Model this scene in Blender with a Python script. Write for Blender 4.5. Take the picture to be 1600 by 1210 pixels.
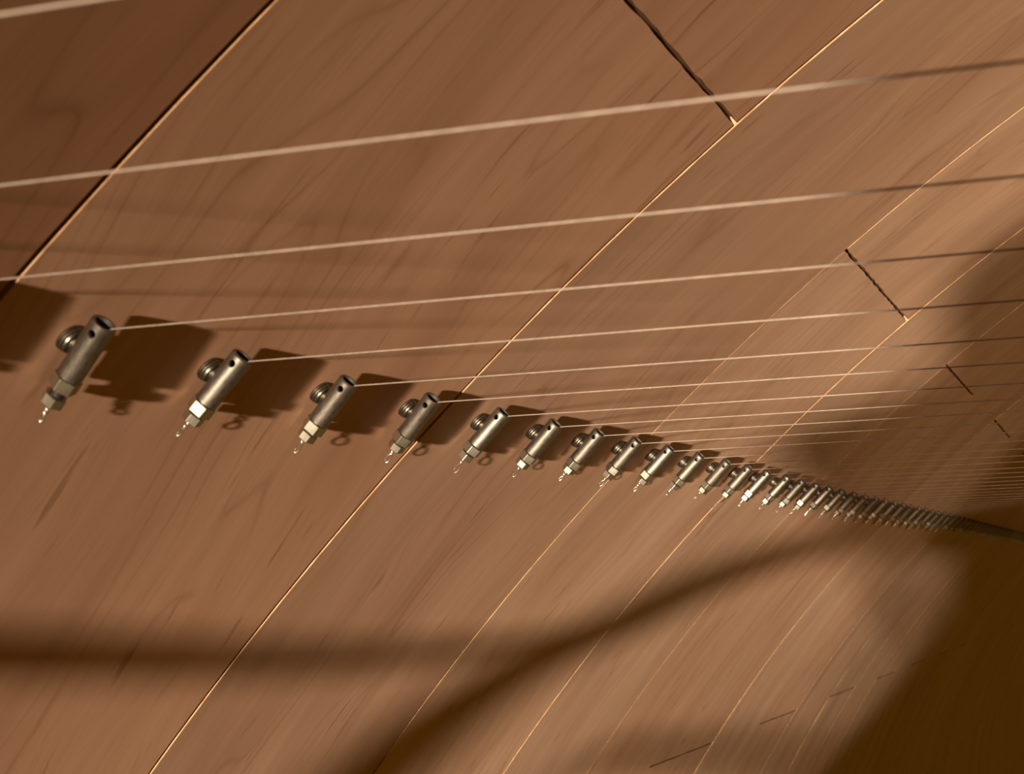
import bpy, bmesh, math, random
from mathutils import Vector, Matrix

# ------------------------------------------------------------------ clear
for o in list(bpy.data.objects):
    bpy.data.objects.remove(o, do_unlink=True)
scene = bpy.context.scene
col = scene.collection
rnd = random.Random(7)

# ------------------------------------------------------------------ the place
# A concave timber shell (part of a cylinder). One unit below = one plank width = 0.30 m.
# World X runs along the row of tensioners, Z up along the planks, Y into the wall.
U = 0.30
RAD = 5.02045 * U                     # inner radius of the shell
A0 = 43.4                             # angle of the tensioner row on the arc (degrees)

def arc(ang, h=0.0):
    """point of the cross-section at angle ang, h above the surface -> (y, z)"""
    d = math.radians(ang - A0)
    r = RAD - h
    return -(RAD - r * math.cos(d)), r * math.sin(d)

def wp(t, ang, h=0.0):
    y, z = arc(ang, h)
    return Vector((t * U, y, z))

# ------------------------------------------------------------------ camera
# image vectors expressed as (e1, e2, a) components, then turned into world axes
FPX = 3104.6
VX, VY = 1769.83 - 800.0, 904.52 - 605.0
a = Vector((VX, VY, FPX)).normalized()
e1 = Vector((0, 1, 0)).cross(a).normalized()
e2 = a.cross(e1)
n0 = (math.cos(math.radians(A0)), math.sin(math.radians(A0)))
def cam_axis(i):
    c1, c2, c3 = e1[i], e2[i], a[i]
    return Vector((c3, -(c1 * n0[0] + c2 * n0[1]), c1 * n0[1] - c2 * n0[0]))
right, down, fwd = cam_axis(0), cam_axis(1), cam_axis(2)
cam_data = bpy.data.cameras.new('camera')
cam = bpy.data.objects.new('camera', cam_data)
col.objects.link(cam)
m = Matrix.Identity(4)
for r_ in range(3):
    m[r_][0], m[r_][1], m[r_][2] = right[r_], -down[r_], -fwd[r_]
cam_loc = Vector((-1.42157, -0.75873896, 0.41862396)) * U
m.translation = cam_loc
cam.matrix_world = m
cam_data.sensor_width = 36.0
cam_data.lens = FPX / 1600.0 * 36.0
cam_data.clip_start = 0.01
cam_data.clip_end = 200
cam_data.dof.use_dof = True
cam_data.dof.focus_distance = 3.1 * U
cam_data.dof.aperture_fstop = 50.0
scene.camera = cam

# ------------------------------------------------------------------ world + light
world = bpy.data.worlds.new('world')
scene.world = world
world.use_nodes = True
bg = world.node_tree.nodes['Background']
bg.inputs[0].default_value = (1.0, 0.50, 0.045, 1)
bg.inputs[1].default_value = 0.135

LAMP = Vector((-30.0 * U, -4.5 * U, -0.8 * U))
AIM = Vector((6.5 * U, 0, -0.1 * U))
ld = bpy.data.lights.new('spot_lamp', 'SPOT')
ld.energy = 25500
ld.color = (1.0, 0.91, 0.80)
ld.shadow_soft_size = 0.33 * U
ld.spot_size = math.radians(3.9)
ld.spot_blend = 1.0
lamp = bpy.data.objects.new('spot_lamp', ld)
col.objects.link(lamp)
zx = (LAMP - AIM).normalized()
yx = zx.cross(Vector((0, 0, 1))).normalized()
xx = yx.cross(zx)
lm = Matrix.Identity(4)
for r_ in range(3):
    lm[r_][0], lm[r_][1], lm[r_][2] = xx[r_] * 3.2, yx[r_], zx[r_]
lm.translation = LAMP
lamp.matrix_world = lm
# added weaker fill spot, put in to lift the shaded upper right of the wall
l2 = bpy.data.lights.new('spot_lamp', 'SPOT')
l2.energy = 6300
l2.color = (1.0, 0.84, 0.66)
l2.shadow_soft_size = 0.30 * U
l2.spot_size = math.radians(4.4)
l2.spot_blend = 1.0
fill_spot = bpy.data.objects.new('spot_lamp', l2)
col.objects.link(fill_spot)
fill_spot.location = Vector((-30.0, -6.5, 8.0)) * U
fill_spot.rotation_euler = (Vector((6.0, -0.02, 0.55)) * U - fill_spot.location).to_track_quat('-Z', 'Y').to_euler()

vs = scene.view_settings
vs.view_transform = 'Standard'
vs.look = 'None'
vs.gamma = 1.0
vs.use_curve_mapping = False
vs.exposure = 0.0

# ------------------------------------------------------------------ helpers
def link(name, mesh, mat=None, parent=None):
    o = bpy.data.objects.new(name, mesh)
    col.objects.link(o)
    if mat is not None and not mesh.materials:
        mesh.materials.append(mat)
    if parent is not None:
        o.parent = parent
    return o

def tag(o, label=None, cat=None, group=None, kind=None):
    if label: o['label'] = label
    if cat: o['category'] = cat
    if group: o['group'] = group
    if kind: o['kind'] = kind
    return o

def mesh_of(bm, name, smooth_angle=None):
    bmesh.ops.recalc_face_normals(bm, faces=bm.faces[:])
    me = bpy.data.meshes.new(name)
    bm.to_mesh(me)
    bm.free()
    if smooth_angle is not None:
        for p in me.polygons:
            p.use_smooth = True
        me.set_sharp_from_angle(angle=math.radians(smooth_angle))
    return me

def lathe(profile, seg=40, axis='Z'):
    """closed solid of revolution from (r, h) points that start and end on the axis"""
    bm = bmesh.new()
    rings = []
    for r, h in profile:
        if r < 1e-9:
            rings.append([bm.verts.new((0, 0, h))])
        else:
            rings.append([bm.verts.new((r * math.cos(2 * math.pi * i / seg), r * math.sin(2 * math.pi * i / seg), h)) for i in range(seg)])
    for A, B in zip(rings, rings[1:]):
        if len(A) == 1 and len(B) == 1:
            continue
        for i in range(seg):
            j = (i + 1) % seg
            if len(A) == 1:
                bm.faces.new((A[0], B[i], B[j]))
            elif len(B) == 1:
                bm.faces.new((A[i], A[j], B[0]))
            else:
                bm.faces.new((A[i], A[j], B[j], B[i]))
    if axis == 'Y':      # profile height h -> -Y (out of the wall)
        bmesh.ops.transform(bm, matrix=Matrix.Rotation(math.radians(90), 4, 'X'), verts=bm.verts[:])
    return bm

def tube(pts, rad, seg=8, bm=None, caps=True):
    """round tube along points, rad a number or a list"""
    bm = bm or bmesh.new()
    pts = [Vector(p) for p in pts]
    n = len(pts)
    rads = rad if isinstance(rad, (list, tuple)) else [rad] * n
    rings = []
    prev = None
    for i in range(n):
        d = (pts[min(i + 1, n - 1)] - pts[max(i - 1, 0)]).normalized()
        if prev is None:
            ref = Vector((0, 0, 1)) if abs(d.z) < 0.9 else Vector((1, 0, 0))
            x = ref.cross(d).normalized()
        else:
            x = (prev - d * prev.dot(d)).normalized()
        prev = x
        y = d.cross(x)
        rings.append([bm.verts.new(pts[i] + (x * math.cos(2 * math.pi * k / seg) + y * math.sin(2 * math.pi * k / seg)) * rads[i]) for k in range(seg)])
    for A, B in zip(rings, rings[1:]):
        for k in range(seg):
            j = (k + 1) % seg
            bm.faces.new((A[k], A[j], B[j], B[k]))
    if caps:
        bm.faces.new(rings[0][::-1])
        bm.faces.new(rings[-1])
    return bm

# ------------------------------------------------------------------ materials
class NT:
    def __init__(s, name):
        s.mat = bpy.data.materials.new(name)
        s.mat.use_nodes = True
        s.t = s.mat.node_tree
        s.bsdf = s.t.nodes['Principled BSDF']
    def n(s, typ, **kw):
        nd = s.t.nodes.new(typ)
        for k, v in kw.items():
            setattr(nd, k, v)
        return nd
    def l(s, a_, b_):
        s.t.links.new(a_, b_)
    def val(s, inp, v):
        if hasattr(v, 'is_linked') or hasattr(v, 'links'):
            s.l(v, inp)
        else:
            inp.default_value = v
    def math(s, op, x, y=0.0, z=0.0, clamp=False):
        nd = s.n('ShaderNodeMath', operation=op, use_clamp=clamp)
        for i, v in enumerate((x, y, z)):
            s.val(nd.inputs[i], v)
        return nd.outputs[0]
    def noise(s, vec, scale, detail=3.0, rough=0.55, dist=0.0):
        nd = s.n('ShaderNodeTexNoise')
        s.l(vec, nd.inputs['Vector'])
        nd.inputs['Scale'].default_value = scale
        nd.inputs['Detail'].default_value = detail
        nd.inputs['Roughness'].default_value = rough
        nd.inputs['Distortion'].default_value = dist
        return nd.outputs['Fac']
    def mapping(s, vec, scale, loc=(0, 0, 0)):
        nd = s.n('ShaderNodeMapping')
        s.l(vec, nd.inputs['Vector'])
        nd.inputs['Scale'].default_value = scale
        nd.inputs['Location'].default_value = loc
        return nd.outputs[0]
    def ramp(s, fac, stops):
        nd = s.n('ShaderNodeValToRGB')
        s.l(fac, nd.inputs[0])
        el = nd.color_ramp.elements
        while len(el) < len(stops):
            el.new(0.5)
        for e_, (p, c) in zip(el, stops):
            e_.position = p
            e_.color = c if len(c) == 4 else (*c, 1)
        return nd.outputs[0]
    def mix(s, fac, A, B, blend='MIX'):
        nd = s.n('ShaderNodeMix', data_type='RGBA', blend_type=blend)
        s.val(nd.inputs[0], fac)
        for inp, v in ((nd.inputs[6], A), (nd.inputs[7], B)):
            if isinstance(v, tuple):
                inp.default_value = v if len(v) == 4 else (*v, 1)
            else:
                s.l(v, inp)
        return nd.outputs[2]

def make_wood():
    w = NT('plank_wood')
    uv = w.n('ShaderNodeUVMap', uv_map='grain').outputs[0]
    rot = w.n('ShaderNodeAttribute', attribute_type='OBJECT', attribute_name='grain_turn').outputs['Fac']
    off = w.n('ShaderNodeAttribute', attribute_type='OBJECT', attribute_name='grain_offset').outputs['Fac']
    tone = w.n('ShaderNodeAttribute', attribute_type='OBJECT', attribute_name='wood_tone').outputs['Fac']
    red = w.n('ShaderNodeAttribute', attribute_type='OBJECT', attribute_name='wood_red').outputs['Fac']
    comb = w.n('ShaderNodeCombineXYZ')
    w.l(off, comb.inputs[0]); w.l(off, comb.inputs[1]); w.l(off, comb.inputs[2])
    vr = w.n('ShaderNodeVectorRotate', rotation_type='Z_AXIS')
    w.l(uv, vr.inputs['Vector']); w.l(rot, vr.inputs['Angle'])
    add = w.n('ShaderNodeVectorMath', operation='ADD')
    w.l(vr.outputs[0], add.inputs[0]); w.l(comb.outputs[0], add.inputs[1])
    v = add.outputs[0]                       # x along the grain, y across, in plank widths
    # slow wander of the grain
    wan = w.noise(w.mapping(v, (1.1, 1.6, 1)), 1.0, 2.0)
    wadd = w.n('ShaderNodeVectorMath', operation='ADD')
    cw = w.n('ShaderNodeCombineXYZ')
    w.l(w.math('MULTIPLY', w.math('SUBTRACT', wan, 0.5), 0.22), cw.inputs[1])
    w.l(v, wadd.inputs[0]); w.l(cw.outputs[0], wadd.inputs[1])
    g = wadd.outputs[0]
    blotch = w.noise(w.mapping(g, (1.3, 4.0, 1)), 1.0, 3.0, 0.6)
    streak = w.noise(w.mapping(g, (1.6, 26.0, 1)), 1.0, 4.0, 0.6)
    fine = w.noise(w.mapping(g, (9.0, 190.0, 1)), 1.0, 3.0, 0.6)
    # growth-ring lines: thin dark contour lines of a stretched noise
    cath = w.noise(w.mapping(g, (0.75, 3.2, 1), (3.1, 1.7, 0)), 1.0, 2.0, 0.45)
    ph = w.math('FRACT', w.math('MULTIPLY', cath, 17.0))
    line = w.math('POWER', w.math('ABSOLUTE', w.math('SUBTRACT', w.math('MULTIPLY', ph, 2.0), 1.0)), 7.0)
    lmask = w.noise(w.mapping(v, (2.2, 5.0, 1), (9, 4, 0)), 1.0, 2.0)
    line = w.math('MULTIPLY', line, w.ramp(lmask, [(0.42, (0, 0, 0)), (0.68, (1, 1, 1))]))
    # short dark mineral flecks
    fl = w.noise(w.mapping(g, (7.0, 44.0, 1), (5, 2, 0)), 1.0, 2.0, 0.5)
    flm = w.noise(w.mapping(v, (1.3, 3.0, 1), (2, 7, 0)), 1.0, 1.0)
    fleck = w.math('MULTIPLY', w.ramp(fl, [(0.64, (0, 0, 0)), (0.74, (1, 1, 1))]), w.ramp(flm, [(0.40, (0.0, 0.0, 0.0)), (0.56, (1, 1, 1))]))
    base = w.ramp(blotch, [(0.28, (0.335, 0.185, 0.106)), (0.5, (0.410, 0.240, 0.142)), (0.72, (0.460, 0.280, 0.170))])
    base = w.mix(w.math('MULTIPLY', w.ramp(streak, [(0.40, (1, 1, 1)), (0.60, (0, 0, 0))]), 0.22), base, (0.300, 0.158, 0.084))
    base = w.mix(w.math('MULTIPLY', w.ramp(fine, [(0.35, (1, 1, 1)), (0.6, (0, 0, 0))]), 0.13), base, (0.30, 0.160, 0.086))
    base = w.mix(w.math('MULTIPLY', line, 0.55), base, (0.215, 0.090, 0.036))
    base = w.mix(w.math('MULTIPLY', fleck, 0.50), base, (0.165, 0.070, 0.028))
    base = w.mix(red, base, (1.08, 0.84, 0.68), 'MULTIPLY')
    tv = w.n('ShaderNodeCombineXYZ')
    for i in range(3):
        w.l(tone, tv.inputs[i])
    base = w.mix(1.0, base, tv.outputs[0], 'MULTIPLY')
    w.l(base, w.bsdf.inputs['Base Color'])
    w.bsdf.inputs['Roughness'].default_value = 0.62
    w.bsdf.inputs['Specular IOR Level'].default_value = 0.22
    hgt = w.math('ADD', w.math('MULTIPLY', fine, 0.5), w.math('ADD', w.math('MULTIPLY', streak, 0.25), w.math('MULTIPLY', fleck, -0.5)))
    bp = w.n('ShaderNodeBump')
    bp.inputs['Strength'].default_value = 0.06
    bp.inputs['Distance'].default_value = 0.0006
    w.l(hgt, bp.inputs['Height'])
    w.l(bp.outputs[0], w.bsdf.inputs['Normal'])
    return w.mat

def make_edge_wood():
    w = NT('plank_edge_wood')
    co = w.n('ShaderNodeTexCoord').outputs['Object']
    nz = w.noise(w.mapping(co, (180, 180, 180)), 1.0, 3)
    w.l(w.ramp(nz, [(0.35, (0.24, 0.115, 0.045)), (0.65, (0.36, 0.20, 0.095))]), w.bsdf.inputs['Base Color'])
    w.bsdf.inputs['Roughness'].default_value = 0.8
    w.bsdf.inputs['Specular IOR Level'].default_value = 0.1
    return w.mat

def make_metal(name, base, rough, nscale=900, var=0.12):
    w = NT(name)
    co = w.n('ShaderNodeTexCoord').outputs['Object']
    nz = w.noise(w.mapping(co, (1, 1, 0.35)), nscale, 4)
    hi = tuple(min(1, c * (1 + var)) for c in base)
    lo = tuple(c * (1 - var * 2) for c in base)
    w.l(w.ramp(nz, [(0.3, lo), (0.7, hi)]), w.bsdf.inputs['Base Color'])
    w.bsdf.inputs['Metallic'].default_value = 1.0
    rr = w.n('ShaderNodeMapRange')
    w.l(nz, rr.inputs[0])
    rr.inputs[3].default_value = rough * 0.85
    rr.inputs[4].default_value = rough * 1.2
    w.l(rr.outputs[0], w.bsdf.inputs['Roughness'])
    return w.mat

def make_plain(name, c, rough=0.8, spec=0.2, nscale=60):
    w = NT(name)
    co = w.n('ShaderNodeTexCoord').outputs['Object']
    nz = w.noise(co, nscale, 3)
    w.l(w.ramp(nz, [(0.3, tuple(x * 0.8 for x in c)), (0.7, tuple(min(1, x * 1.15) for x in c))]), w.bsdf.inputs['Base Color'])
    w.bsdf.inputs['Roughness'].default_value = rough
    w.bsdf.inputs['Specular IOR Level'].default_value = spec
    return w.mat

WOOD = make_wood()
EDGE = make_edge_wood()
BACK = make_plain('dark_backing', (0.14, 0.060, 0.020))
STEEL = make_metal('satin_steel', (0.225, 0.182, 0.132), 0.42)
NICKEL = make_metal('nickel_plated', (0.43, 0.365, 0.26), 0.36, 500, 0.06)
BRASSY = make_metal('worn_stud_metal', (0.20, 0.165, 0.115), 0.36)
WIRE = make_plain('pale_wire', (0.155, 0.108, 0.072), 0.55, 0.3, 400)
TAILW = make_metal('bright_wire', (0.62, 0.54, 0.42), 0.34, 900, 0.05)
DARKM = make_metal('dark_thread_metal', (0.09, 0.075, 0.055), 0.45)
BORE_SHADE = make_plain('bore_shade', (0.025, 0.018, 0.012), 0.7, 0.3, 900)  # near-black colour stands in for the shade inside the barrel mouth
BLACK = make_plain('matt_black', (0.012, 0.011, 0.010), 0.9, 0.1)
RAILW = make_plain('rail_wood', (0.30, 0.16, 0.08), 0.7, 0.2, 8)

# ------------------------------------------------------------------ planked shell
DK = {-2: -2.03, -1: -1.03, 0: -0.05208, 1: 1.02672, 2: 2.04148, 3: 3.04754, 4: 4.01805, 5: 4.9655, 6: 5.98321, 7: 6.96831, 8: 7.94863}
def seam(k):
    return DK.get(k, float(k))
KMIN, KMAX = -2, 46
ANG_LO, ANG_HI = -14.0, 62.0
JOINT = {0: [49.07, 12.8], 1: [30.9, -5.4]}     # butt joints of even / odd planks
THICK = 0.014

def make_backing():
    vs_, fs = [], []
    N = 40
    for i in range(N + 1):
        ang = ANG_LO - 1 + (ANG_HI - ANG_LO + 2) * i / N
        for t in (seam(KMIN) - 0.1, KMAX + 0.1):
            for h in (-THICK * U, -(THICK + 0.08) * U):
                vs_.append(wp(t, ang, h))
    for i in range(N):
        b, c = i * 4, i * 4 + 4
        fs += [(b, b + 2, c + 2, c), (b + 1, c + 1, c + 3, b + 3), (b, c, c + 1, b + 1), (b + 2, b + 3, c + 3, c + 2)]
    fs += [(0, 1, 3, 2), (N * 4, N * 4 + 2, N * 4 + 3, N * 4 + 1)]
    me = bpy.data.meshes.new('wall_curved')
    me.from_pydata([tuple(v) for v in vs_], [], fs)
    o = link('wall_curved', me, BACK)
    tag(o, 'concave wall of wide warm brown wooden planks with narrow dark seams', None, None, 'structure')
    return o
wall = make_backing()

GAP = {0: 0.0085, 1: 0.0085, 2: 0.0050, 3: 0.0042, 4: 0.0026, 5: 0.0018, 6: 0.0032, 7: 0.0015, 8: 0.0026}
LIFT = {-1: 0.0, 0: 0.0001, 1: 0.0003, 2: 0.0002, 3: 0.0004, 4: 0.0001, 5: -0.0004, 6: 0.0005, 7: -0.0004, 8: 0.0004}

def make_plank(k, alo, ahi, idx):
    """one curved board between seam k and k+1 from angle alo to ahi"""
    r = random.Random(k * 31 + idx * 7 + 3)
    near = k < 9
    NS = max(3, int((ahi - alo) / (0.9 if near else 2.5)))
    NTt = (34 if k < 5 else 12) if near else 2
    gl, gr = GAP.get(k, 0.0012) * 0.5, GAP.get(k + 1, 0.0012) * 0.5
    ta, tb = seam(k) + gl, seam(k + 1) - gr
    bev = 0.0005
    lift = LIFT.get(k, r.uniform(-0.0003, 0.0003))
    ph1, ph2 = r.uniform(0, 6), r.uniform(0, 6)
    bow = r.uniform(0, 6)
    verts, faces, uvs, mats = [], [], [], []
    jl = [r.uniform(-1, 1) * 0.0012 for _ in range(NTt + 1)]
    jh = [r.uniform(-1, 1) * 0.0012 for _ in range(NTt + 1)]
    angs = [alo + (ahi - alo) * i / NS for i in range(NS + 1)]
    def height(f, ang):
        s = math.radians(ang - A0) * RAD / U
        l_ = lift + 0.00035 * math.sin(1.7 * s + ph1)
        r_ = 0.0002 * math.sin(2.3 * s + ph2)
        return (l_ * (1 - f) ** 3 - r_ * f ** 3) * U
    def tpos(f, ang):
        s = math.radians(ang - A0) * RAD / U
        wv = 0.0007 * math.sin(2.1 * s + bow) * (1 if near else 0)
        return ta + (tb - ta) * f + wv
    def strip(cols, mat):
        """cols: list of functions (i) -> (pos, uv); consecutive columns joined, own vertices"""
        base = len(verts)
        nc = len(cols)
        for i in range(NS + 1):
            for c in cols:
                p, q = c(i)
                verts.append(p); uvs.append(q)
        for i in range(NS):
            for j in range(nc - 1):
                b = base + i * nc + j
                faces.append((b, b + nc, b + nc + 1, b + 1)); mats.append(mat)
    def top_col(j):
        f0 = j / NTt
        def fn(i):
            ang = angs[i]
            if i == 0: ang += math.degrees(jl[j] * U / RAD)
            if i == NS: ang += math.degrees(jh[j] * U / RAD)
            f = (bev + (tb - ta - 2 * bev) * f0) / (tb - ta)
            t = tpos(f, ang)
            return wp(t, ang, height(f, ang)), (math.radians(ang - A0) * RAD / U, t)
        return fn
    def edge_col(f, t_off, dz, jj):
        def fn(i):
            ang = angs[i]
            if i == 0: ang += math.degrees(jl[jj] * U / RAD)
            if i == NS: ang += math.degrees(jh[jj] * U / RAD)
            t = tpos(f, ang) + t_off
            return wp(t, ang, height(f, ang) + dz * U), (math.radians(ang - A0) * RAD / U, t)
        return fn
    strip([top_col(j) for j in range(NTt + 1)], 0)
    strip([edge_col(0, 0, -bev * 0.6, 0), edge_col(0, bev, 0, 0)], 1)
    strip([edge_col(0, 0, -THICK, 0), edge_col(0, 0, -bev * 0.6, 0)], 1)
    strip([edge_col(1, -bev, 0, NTt), edge_col(1, 0, -bev * 0.6, NTt)], 1)
    strip([edge_col(1, 0, -bev * 0.6, NTt), edge_col(1, 0, -THICK, NTt)], 1)
    # ends
    for i, flip in ((0, False), (NS, True)):
        tops = [top_col(j)(i) for j in range(NTt + 1)]
        b = len(verts)
        for (p, q) in tops:
            ang = angs[i] + math.degrees((jl if i == 0 else jh)[0] * U / RAD)
            yy, zz = p.y, p.z
            d = Vector((0, 0 - yy, 0))
            # straight down into the wall along the local normal
            nrm = Vector((0, math.cos(math.radians(angs[i] - A0)), math.sin(math.radians(angs[i] - A0))))
            verts.append(p); uvs.append(q)
            verts.append(p + nrm * THICK * U); uvs.append(q)
        for j in range(NTt):
            f_ = (b + 2 * j, b + 2 * j + 2, b + 2 * j + 3, b + 2 * j + 1)
            faces.append(f_ if not flip else f_[::-1]); mats.append(1)
    me = bpy.data.meshes.new('plank')
    me.from_pydata([tuple(v) for v in verts], [], faces)
    me.materials.append(WOOD); me.materials.append(EDGE)
    uvl = me.uv_layers.new(name='grain')
    for p in me.polygons:
        p.material_index = mats[p.index]
        p.use_smooth = True
        for li in p.loop_indices:
            uvl.data[li].uv = uvs[me.loops[li].vertex_index]
    o = link('plank', me, None, wall)
    return o

TONE = {-2: 0.8, -1: 0.60, 0: 0.93, 1: 0.90, 2: 1.05, 3: 1.02, 4: 1.0, 5: 0.98, 6: 1.06, 7: 1.03, 8: 1.0}
TURN = {-1: 0.04, 0: 0.26, 1: 0.05, 2: -0.02, 3: 0.04, 4: -0.03}
RED = {-1: 1.0, 0: 0.5, 1: 0.28, 2: 0.12, 3: 0.03, 4: 0.30, 5: 0.25}
for k in range(KMIN, KMAX):
    cuts = [ANG_LO] + sorted(x for x in JOINT[k % 2]) + [ANG_HI]
    for i in range(len(cuts) - 1):
        g = math.degrees(0.0055 * U / RAD) * 0.5
        lo = cuts[i] + (g if i > 0 else 0)
        hi = cuts[i + 1] - (g if i < len(cuts) - 2 else 0)
        p = make_plank(k, lo, hi, i)
        rr = random.Random(k * 13 + i * 5 + 1)
        p['grain_turn'] = TURN.get(k, rr.uniform(-0.05, 0.05)) + (rr.uniform(-0.04, 0.04) if i == 2 else 0)
        p['grain_offset'] = rr.uniform(0, 60)
        p['wood_tone'] = TONE.get(k, rr.uniform(0.93, 1.07))
        p['wood_red'] = RED.get(k, rr.uniform(0.0, 0.25))

# ------------------------------------------------------------------ string tensioners
HT = 0.0232 * U                 # barrel axis above the wood
RB = 0.0120 * U                # barrel radius
ZT, ZB = 0.0335 * U, -0.0280 * U

def build_barrel():
    R_, e = RB, 0.0012 * U
    prof = [(0, ZB), (R_ - e * 0.7, ZB), (R_, ZB + e), (R_, ZT - e * 1.2), (R_ - e, ZT), (R_ * 0.70, ZT), (R_ * 0.66, ZT - 0.0008 * U), (R_ * 0.66, ZT - 0.026 * U), (0, ZT - 0.026 * U)]
    body = link('barrel_blank', mesh_of(lathe(prof, 48), 'barrel_blank'))
    zc = ZT - 0.0098 * U
    rh = 0.0035 * U
    bm = bmesh.new()
    bmesh.ops.create_cone(bm, cap_ends=True, segments=20, radius1=rh, radius2=rh, depth=R_ * 1.6,
                          matrix=Matrix.Translation((-R_ * 0.75, 0, zc)) @ Matrix.Rotation(math.radians(90), 4, 'Y'))
    c1 = link('cutter', mesh_of(bm, 'cutter'))
    bm = bmesh.new()
    bmesh.ops.create_cone(bm, cap_ends=True, segments=20, radius1=rh * 1.6, radius2=rh * 0.75, depth=rh * 1.1,
                          matrix=Matrix.Translation((-R_ * 1.0, 0, zc)) @ Matrix.Rotation(math.radians(90), 4, 'Y'))
    c2 = link('cutter', mesh_of(bm, 'cutter'))
    for c in (c1, c2):
        md = body.modifiers.new('cut', 'BOOLEAN')
        md.operation = 'DIFFERENCE'; md.solver = 'EXACT'; md.object = c
    dg = bpy.context.evaluated_depsgraph_get()
    me = bpy.data.meshes.new_from_object(body.evaluated_get(dg))
    me.name = 'barrel'
    for o in (body, c1, c2):
        bpy.data.objects.remove(o, do_unlink=True)
    for p in me.polygons:
        p.use_smooth = True
    me.set_sharp_from_angle(angle=math.radians(32))
    me.materials.clear(); me.materials.append(STEEL); me.materials.append(BORE_SHADE)
    for p in me.polygons:
        c_ = p.center
        if math.hypot(c_.x, c_.y) < R_ * 0.69 and c_.z > ZB + 0.001 * U:
            p.material_index = 1
    return me

def build_stud():
    u = U
    raw = [(0, 0.0005), (0.0080, 0.0005), (0.0080, 0.0100), (0.0074, 0.0110), (0.0088, 0.0120), (0.0074, 0.0134), (0.0080, 0.0150), (0.0080, 0.0190), (0, 0.0190)]
    neck = mesh_of(lathe([(r_ * u, h_ * u) for r_, h_ in raw], 30, 'Y'), 'mounting_stud', 40)
    raw = [(0, 0.0), (0.0124, 0.0), (0.0132, 0.0010), (0.0132, 0.0030), (0.0117, 0.0038), (0.0128, 0.0046), (0.0128, 0.0064), (0.0113, 0.0072), (0.0122, 0.0080), (0.0116, 0.0096), (0.0090, 0.0106), (0, 0.0106)]
    collar = mesh_of(lathe([(r_ * u, h_ * u) for r_, h_ in raw], 36, 'Y'), 'collar', 40)
    for me in (neck, collar):
        me.materials.append(BRASSY)
    return neck, collar

def build_nut(across, zt, zb):
    bm = bmesh.new()
    r = across / 2 / math.cos(math.pi / 6)
    bmesh.ops.create_cone(bm, cap_ends=True, segments=6, radius1=r, radius2=r, depth=zt - zb, matrix=Matrix.Translation((0, 0, (zt + zb) / 2)))
    bmesh.ops.bevel(bm, geom=bm.edges[:], offset=0.0005 * U, segments=1, affect='EDGES', profile=0.5)
    me = mesh_of(bm, 'hex_nut', 5)
    me.materials.append(NICKEL)
    return me

def build_thread():
    prof = [(0, -0.0260 * U)]
    z = -0.0260
    while z > -0.066:
        prof += [(0.0068 * U, z * U), (0.0060 * U, (z - 0.0008) * U)]
        z -= 0.0016
    prof += [(0, z * U)]
    me = mesh_of(lathe(prof, 24), 'threaded_rod', 40)
    me.materials.append(DARKM)
    return me

def build_tail(kind):
    """twisted end of the wire below the end nut, pointing down -Z from z = 0"""
    bm = bmesh.new()
    r = 0.00098 * U
    rr = random.Random(kind)
    if kind == 4:                      # long straight end
        tube([(0, 0, 0.004 * U), (0.0004 * U, 0, -0.010 * U), (-0.0004 * U, 0, -0.022 * U), (0.0005 * U, 0, -0.040 * U)], r * 1.1, 6, bm)
        tube([(0.001 * U, 0.0005 * U, 0.002 * U), (-0.001 * U, 0, -0.008 * U), (0.0008 * U, 0, -0.018 * U)], r, 6, bm)
    else:
        tl = (0.0100, 0.0120, 0.0090, 0.014)[kind] * U
        lw = (0.0036, 0.0026, 0.0034, 0.0018)[kind] * U
        ll = (0.0160, 0.0105, 0.0140, 0.0080)[kind] * U
        for s in (0, 1):
            pts = []
            for i in range(15):
                q = i / 14
                an = q * math.pi * (3.0 if kind != 3 else 4.0) + s * math.pi
                rad_ = (0.0012 + 0.0006 * math.sin(q * math.pi)) * U
                pts.append((rad_ * math.cos(an), rad_ * math.sin(an), 0.003 * U - q * (tl + 0.003 * U)))
            tube(pts, r * (1.25 if kind == 3 else 1.0), 6, bm)
        pts = []
        for i in range(21):
            q = i / 20
            an = q * 2 * math.pi
            pts.append((lw * math.sin(an) * (0.55 + 0.45 * math.sin(an / 2)), 0.0006 * U * math.cos(an), -tl + 0.0006 * U - ll * 0.5 * (1 - math.cos(an))))
        tube(pts, r, 6, bm)
    me = mesh_of(bm, 'twisted_loop', 60)
    me.materials.append(TAILW)
    return me

ME_BARREL = build_barrel()
ME_STUD, ME_COLLAR = build_stud()
ME_LOCK = build_nut(0.0240 * U, -0.0285 * U, -0.0410 * U)
ME_END = build_nut(0.0192 * U, 0.0, -0.0100 * U)
ME_THREAD = build_thread()
ME_TAILS = [build_tail(i) for i in range(5)]

# t of each barrel's top, measured along the row; then even spacing
TS = [-0.730, -0.464, -0.199, 0.067, 0.340, 0.613, 0.879, 1.155, 1.403, 1.645, 1.888, 2.134, 2.393, 2.652, 2.891, 3.124, 3.390, 3.614, 3.846, 4.074, 4.314]
PH = [-9, -9, -9, -14.7, -6.1, -11.8, -15.5, -6.5, -10.2, -10.9, -11.0]
TS = [x + 0.18 * (0.019 + 0.0137 * x) for x in TS]
while TS[-1] < 19.0:
    TS.append(TS[-1] + 0.2495)
AX = [(-1, 43.19), (0.05, 43.26), (0.6, 43.30), (1.16, 43.44), (1.88, 43.60), (2.65, 43.70), (4.3, 43.86), (5.54, 44.05), (7.97, 44.39), (12.8, 44.90), (20, 45.5)]
def row_ang(t):
    for (x0, y0), (x1, y1) in zip(AX, AX[1:]):
        if t <= x1:
            return y0 + (y1 - y0) * (t - x0) / (x1 - x0)
    return AX[-1][1]

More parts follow.
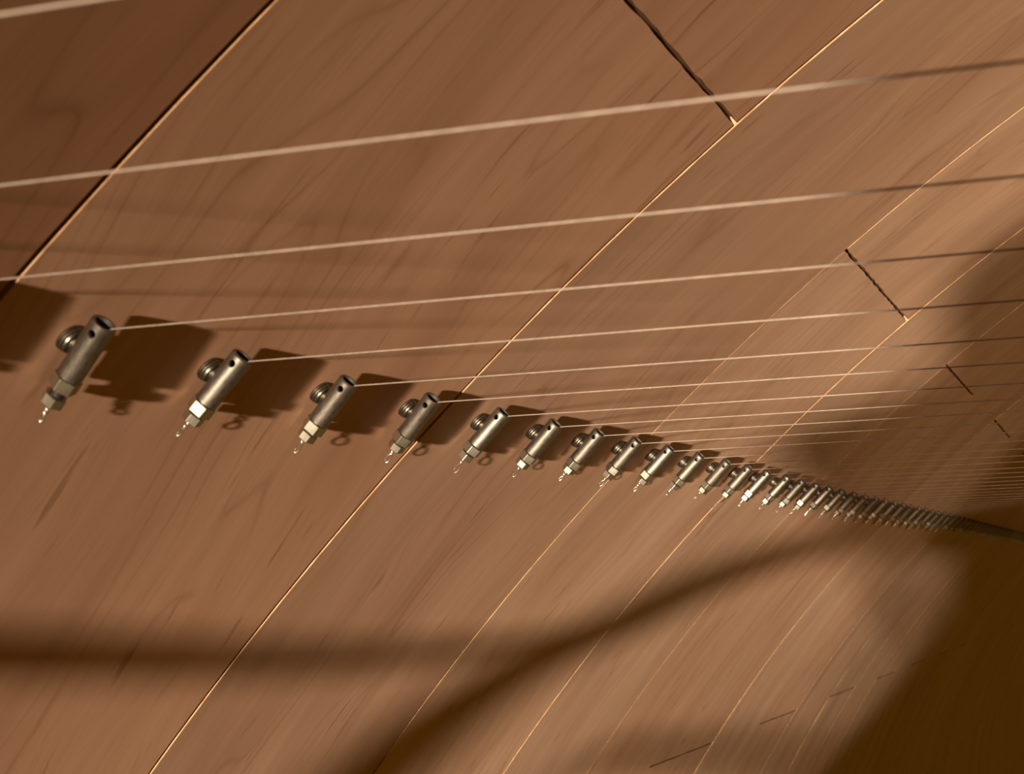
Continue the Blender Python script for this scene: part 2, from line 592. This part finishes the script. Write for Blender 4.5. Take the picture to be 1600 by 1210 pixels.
ORD = ['first', 'second', 'third', 'fourth', 'fifth', 'sixth', 'seventh', 'eighth', 'ninth', 'tenth', 'eleventh', 'twelfth', 'thirteenth', 'fourteenth', 'fifteenth', 'sixteenth', 'seventeenth', 'eighteenth', 'nineteenth']
TENS = ['', '', 'twenty', 'thirty', 'forty', 'fifty', 'sixty', 'seventy', 'eighty', 'ninety']
TENTH = ['', '', 'twentieth', 'thirtieth', 'fortieth', 'fiftieth', 'sixtieth', 'seventieth', 'eightieth', 'ninetieth']
def ordinal(n):
    if n < 20: return ORD[n - 1]
    return TENTH[n // 10] if n % 10 == 0 else TENS[n // 10] + '-' + ORD[n % 10 - 1]

SDIR = Vector((-0.07244433, -0.68295785, 0.72685651)).normalized()
Y_END = -4.7 * U
ends = []
for i, t in enumerate(TS):
    num = i - 2                             # 1 = leftmost tensioner in view
    rr = random.Random(100 + i)
    phi = math.radians(PH[i] if i < len(PH) else -10 + rr.uniform(-3, 3))
    ang_top = row_ang(t) - 0.012
    zt = ZT
    ang = ang_top - math.degrees(zt * math.cos(phi) / (RAD - HT))
    tf = t - zt * math.sin(phi) / U
    base = wp(tf, ang, 0.0)
    rot = Matrix.Rotation(math.radians(ang - A0), 4, 'X') @ Matrix.Rotation(phi, 4, 'Y')
    M = Matrix.Translation(base) @ rot
    e = bpy.data.objects.new('string_tensioner', None)
    e.empty_display_size = 0.005
    col.objects.link(e)
    e.matrix_world = M
    if num < 1:
        lab = {0: 'steel string tensioner just outside the left edge, next before the first visible one', -1: 'steel string tensioner two places before the first visible one, outside the left edge', -2: 'steel string tensioner three places before the first visible one, outside the left edge'}[num]
    elif num == 1:
        lab = 'leftmost and largest steel string tensioner, bare thread between its two hex nuts'
    elif num == 12:
        lab = 'twelfth steel string tensioner from the left, with a long straight wire end'
    else:
        lab = ordinal(num) + ' steel string tensioner from the left along the row'
    tag(e, lab, 'tensioner', 'steel string tensioners in a row on the planks')
    b = link('barrel', ME_BARREL, None, e)
    b.location = (0, -HT, 0)
    b.rotation_euler = (0, 0, math.radians(rr.uniform(-9, 9) - (6 if num == 2 else 0)))
    s = link('mounting_stud', ME_STUD, None, e)
    s.location = (0, 0, -0.002 * U)
    link('ribbed_collar', ME_COLLAR, None, s)
    lk = link('lock_nut', ME_LOCK, None, e)
    lk.location = (0, -HT, 0)
    turn1 = {1: 40, 2: 14, 3: 12, 4: 38, 5: 36, 6: 34, 7: 36}.get(num, rr.uniform(0, 60))
    turn2 = {1: 8, 2: 34, 3: 10, 4: 20, 5: 45, 6: 12, 7: 14}.get(num, rr.uniform(0, 60))
    lk.rotation_euler = (0, 0, math.radians(turn1))
    th = link('threaded_rod', ME_THREAD, None, e)
    th.location = (0, -HT, (0.004 if num != 1 else -0.003) * U)
    drop = 0.0430 if num != 1 else 0.0490
    drop += rr.uniform(0, 0.001)
    en = link('end_nut', ME_END, None, e)
    en.location = (0, -HT, -drop * U)
    en.rotation_euler = (0, 0, math.radians(turn2))
    th.location = (0, -HT, (0.066 - drop - 0.006) * U)
    # the string itself: up out of the barrel mouth, and its twisted end below the nut
    inv = rot.inverted()
    dl = (inv.to_3x3() @ SDIR).normalized()           # string direction in the tensioner's frame
    side = Vector((dl.x, dl.y, 0)).normalized()
    mouth = Vector((0, -HT, ZT)) + side * RB * 0.70 + Vector((0, 0, 0.0006 * U))
    inner = Vector((0, -HT, ZT - 0.012 * U))
    wd = rot.to_3x3() @ dl
    slen = (Y_END - (M @ mouth).y) / wd.y
    bm = tube([inner, mouth - dl * 0.001 * U + Vector((0, 0, -0.001 * U)), mouth, mouth + dl * slen * 0.5, mouth + dl * slen], 0.00075 * U, 8)
    st = link('string', mesh_of(bm, 'string', 60), WIRE)
    st.matrix_world = M
    if num < 1:
        sl = {0: 'pale string running across the wall next above the first visible tensioner\'s string', -1: 'thick blurred pale string crossing the upper wall, second above the leftmost tensioner', -2: 'blurred pale string clipping the top left corner'}[num]
    elif num == 1:
        sl = 'pale string stretched from the leftmost tensioner'
    else:
        sl = 'thin pale string stretched from the ' + ordinal(num) + ' tensioner from the left'
    tag(st, sl, 'string', 'pale strings stretched from the tensioners')
    kind = {1: 3, 2: 1, 3: 2, 4: 0, 5: 0, 6: 2, 7: 1, 8: 2, 9: 1, 10: 3, 11: 2, 12: 4, 13: 3}.get(num, rr.choice([0, 1, 2, 3, 3]))
    tl = link('twisted_loop', ME_TAILS[kind], None, st)
    tl.location = (0, -HT, -(drop + 0.0095) * U)
    tl.rotation_euler = (math.radians(rr.uniform(-4, 4)), math.radians(rr.uniform(-5, 5)), math.radians({1: 95, 2: 110}.get(num, rr.uniform(95, 140))))
    ends.append(M @ (mouth + dl * slen))

# far rail that the strings run to (outside the picture)
zs = [v.z for v in ends]
bm = bmesh.new()
bmesh.ops.create_cube(bm, size=1.0)
bmesh.ops.scale(bm, vec=(ends[-1].x - ends[0].x + 0.3, 0.05, max(zs) - min(zs) + 0.08), verts=bm.verts[:])
bmesh.ops.bevel(bm, geom=bm.edges[:], offset=0.006, segments=2, affect='EDGES')
rail = link('anchor_rail', mesh_of(bm, 'anchor_rail', 30), RAILW)
rail.location = ((ends[0].x + ends[-1].x) / 2, Y_END - 0.0265, (max(zs) + min(zs)) / 2)
tag(rail, 'long wooden rail outside the picture where the far string ends are fixed', 'rail')

# ------------------------------------------------------------------ unseen, made-up stand behind the camera (shaped to throw soft shadows on the wall)
TO = -2.5 * U
rig = bpy.data.objects.new('shade_rig', None)
col.objects.link(rig)
rig.location = (TO, -0.6 * U, -1.0 * U)
tag(rig, 'unseen black shadow stand with hood and arms behind the camera, shading the wall', 'rig')
def sp(z, h, dx=0.0):
    return Vector((TO + dx * U, -1.125 * h * U, (z - 0.2 * h) * U)) - rig.location
gobo = [(0.95, 0.74), (0.75, 0.72), (0.59, 0.69), (0.50, 0.70), (0.42, 0.765), (0.38, 0.785), (0.29, 0.755), (0.18, 0.70), (0.08, 0.66), (0.02, 0.72), (-0.03, 0.80), (-0.08, 0.87), (-0.12, 0.95), (-0.15, 1.10), (-0.15, 1.24), (-0.36, 1.42), (-0.56, 1.58), (-0.64, 1.52), (-0.83, 1.55), (-1.04, 1.53), (-1.15, 1.49), (-1.40, 1.40), (-1.40, 2.7), (0.95, 2.7)]  # lower edge shaped to the wanted shadow outline
bm = bmesh.new()
f = bm.faces.new([bm.verts.new(sp(z, h, -0.03)) for z, h in gobo])
ex = bmesh.ops.extrude_face_region(bm, geom=[f])
bmesh.ops.translate(bm, vec=(0.06 * U, 0, 0), verts=[v for v in ex['geom'] if isinstance(v, bmesh.types.BMVert)])
link('gobo', mesh_of(bm, 'gobo', 30), BLACK, rig)
def limb(name, pts):  # unseen tubes, each added to throw one band of shadow
    P = [sp(z, h) for z, h, r in pts]
    R_ = [r * U for z, h, r in pts]
    link(name, mesh_of(tube(P, R_, 14), name, 60), BLACK, rig)
limb('shade_arm', [(-0.06, 0.91, 0.05), (-0.13, 0.868, 0.052), (-0.23, 0.775, 0.052), (-0.31, 0.727, 0.050), (-0.39, 0.69, 0.049), (-0.47, 0.645, 0.047), (-0.58, 0.62, 0.052), (-0.75, 0.61, 0.055), (-1.1, 0.61, 0.055)])
limb('shade_rod', [(-0.42, 0.65, 0.024), (-0.428, 0.56, 0.024), (-0.425, 0.50, 0.026), (-0.408, 0.44, 0.028), (-0.39, 0.39, 0.029), (-0.36, 0.28, 0.029), (-0.34, 0.15, 0.029)])
limb('shade_strut', [(-0.12, 0.93, 0.034), (-0.20, 1.04, 0.036), (-0.30, 1.15, 0.036), (-0.42, 1.30, 0.033), (-0.57, 1.50, 0.032), (-0.62, 1.58, 0.032)])
limb('shade_side_rod', [(-0.73, 0.80, 0.022), (-0.79, 0.93, 0.034), (-0.90, 1.16, 0.038), (-1.03, 1.41, 0.042), (-1.10, 1.54, 0.042)])

# added unseen sheet that cuts off the second lamp, past the hood
fl = [(1.45, 1.80), (2.9, 1.74), (2.9, 2.9), (1.45, 2.9)]
bm = bmesh.new()
f = bm.faces.new([bm.verts.new(Vector((TO - 0.03 * U, -h * U, z * U)) - rig.location) for z, h in fl])
ex = bmesh.ops.extrude_face_region(bm, geom=[f])
bmesh.ops.translate(bm, vec=(0.06 * U, 0, 0), verts=[v for v in ex['geom'] if isinstance(v, bmesh.types.BMVert)])
link('shade_flag', mesh_of(bm, 'shade_flag', 30), BLACK, rig)
link('shade_flag_bar', mesh_of(tube([Vector((TO, -2.8 * U, 0.7 * U)) - rig.location, Vector((TO, -2.8 * U, 1.6 * U)) - rig.location], 0.03 * U, 12), 'shade_flag_bar', 60), BLACK, rig)
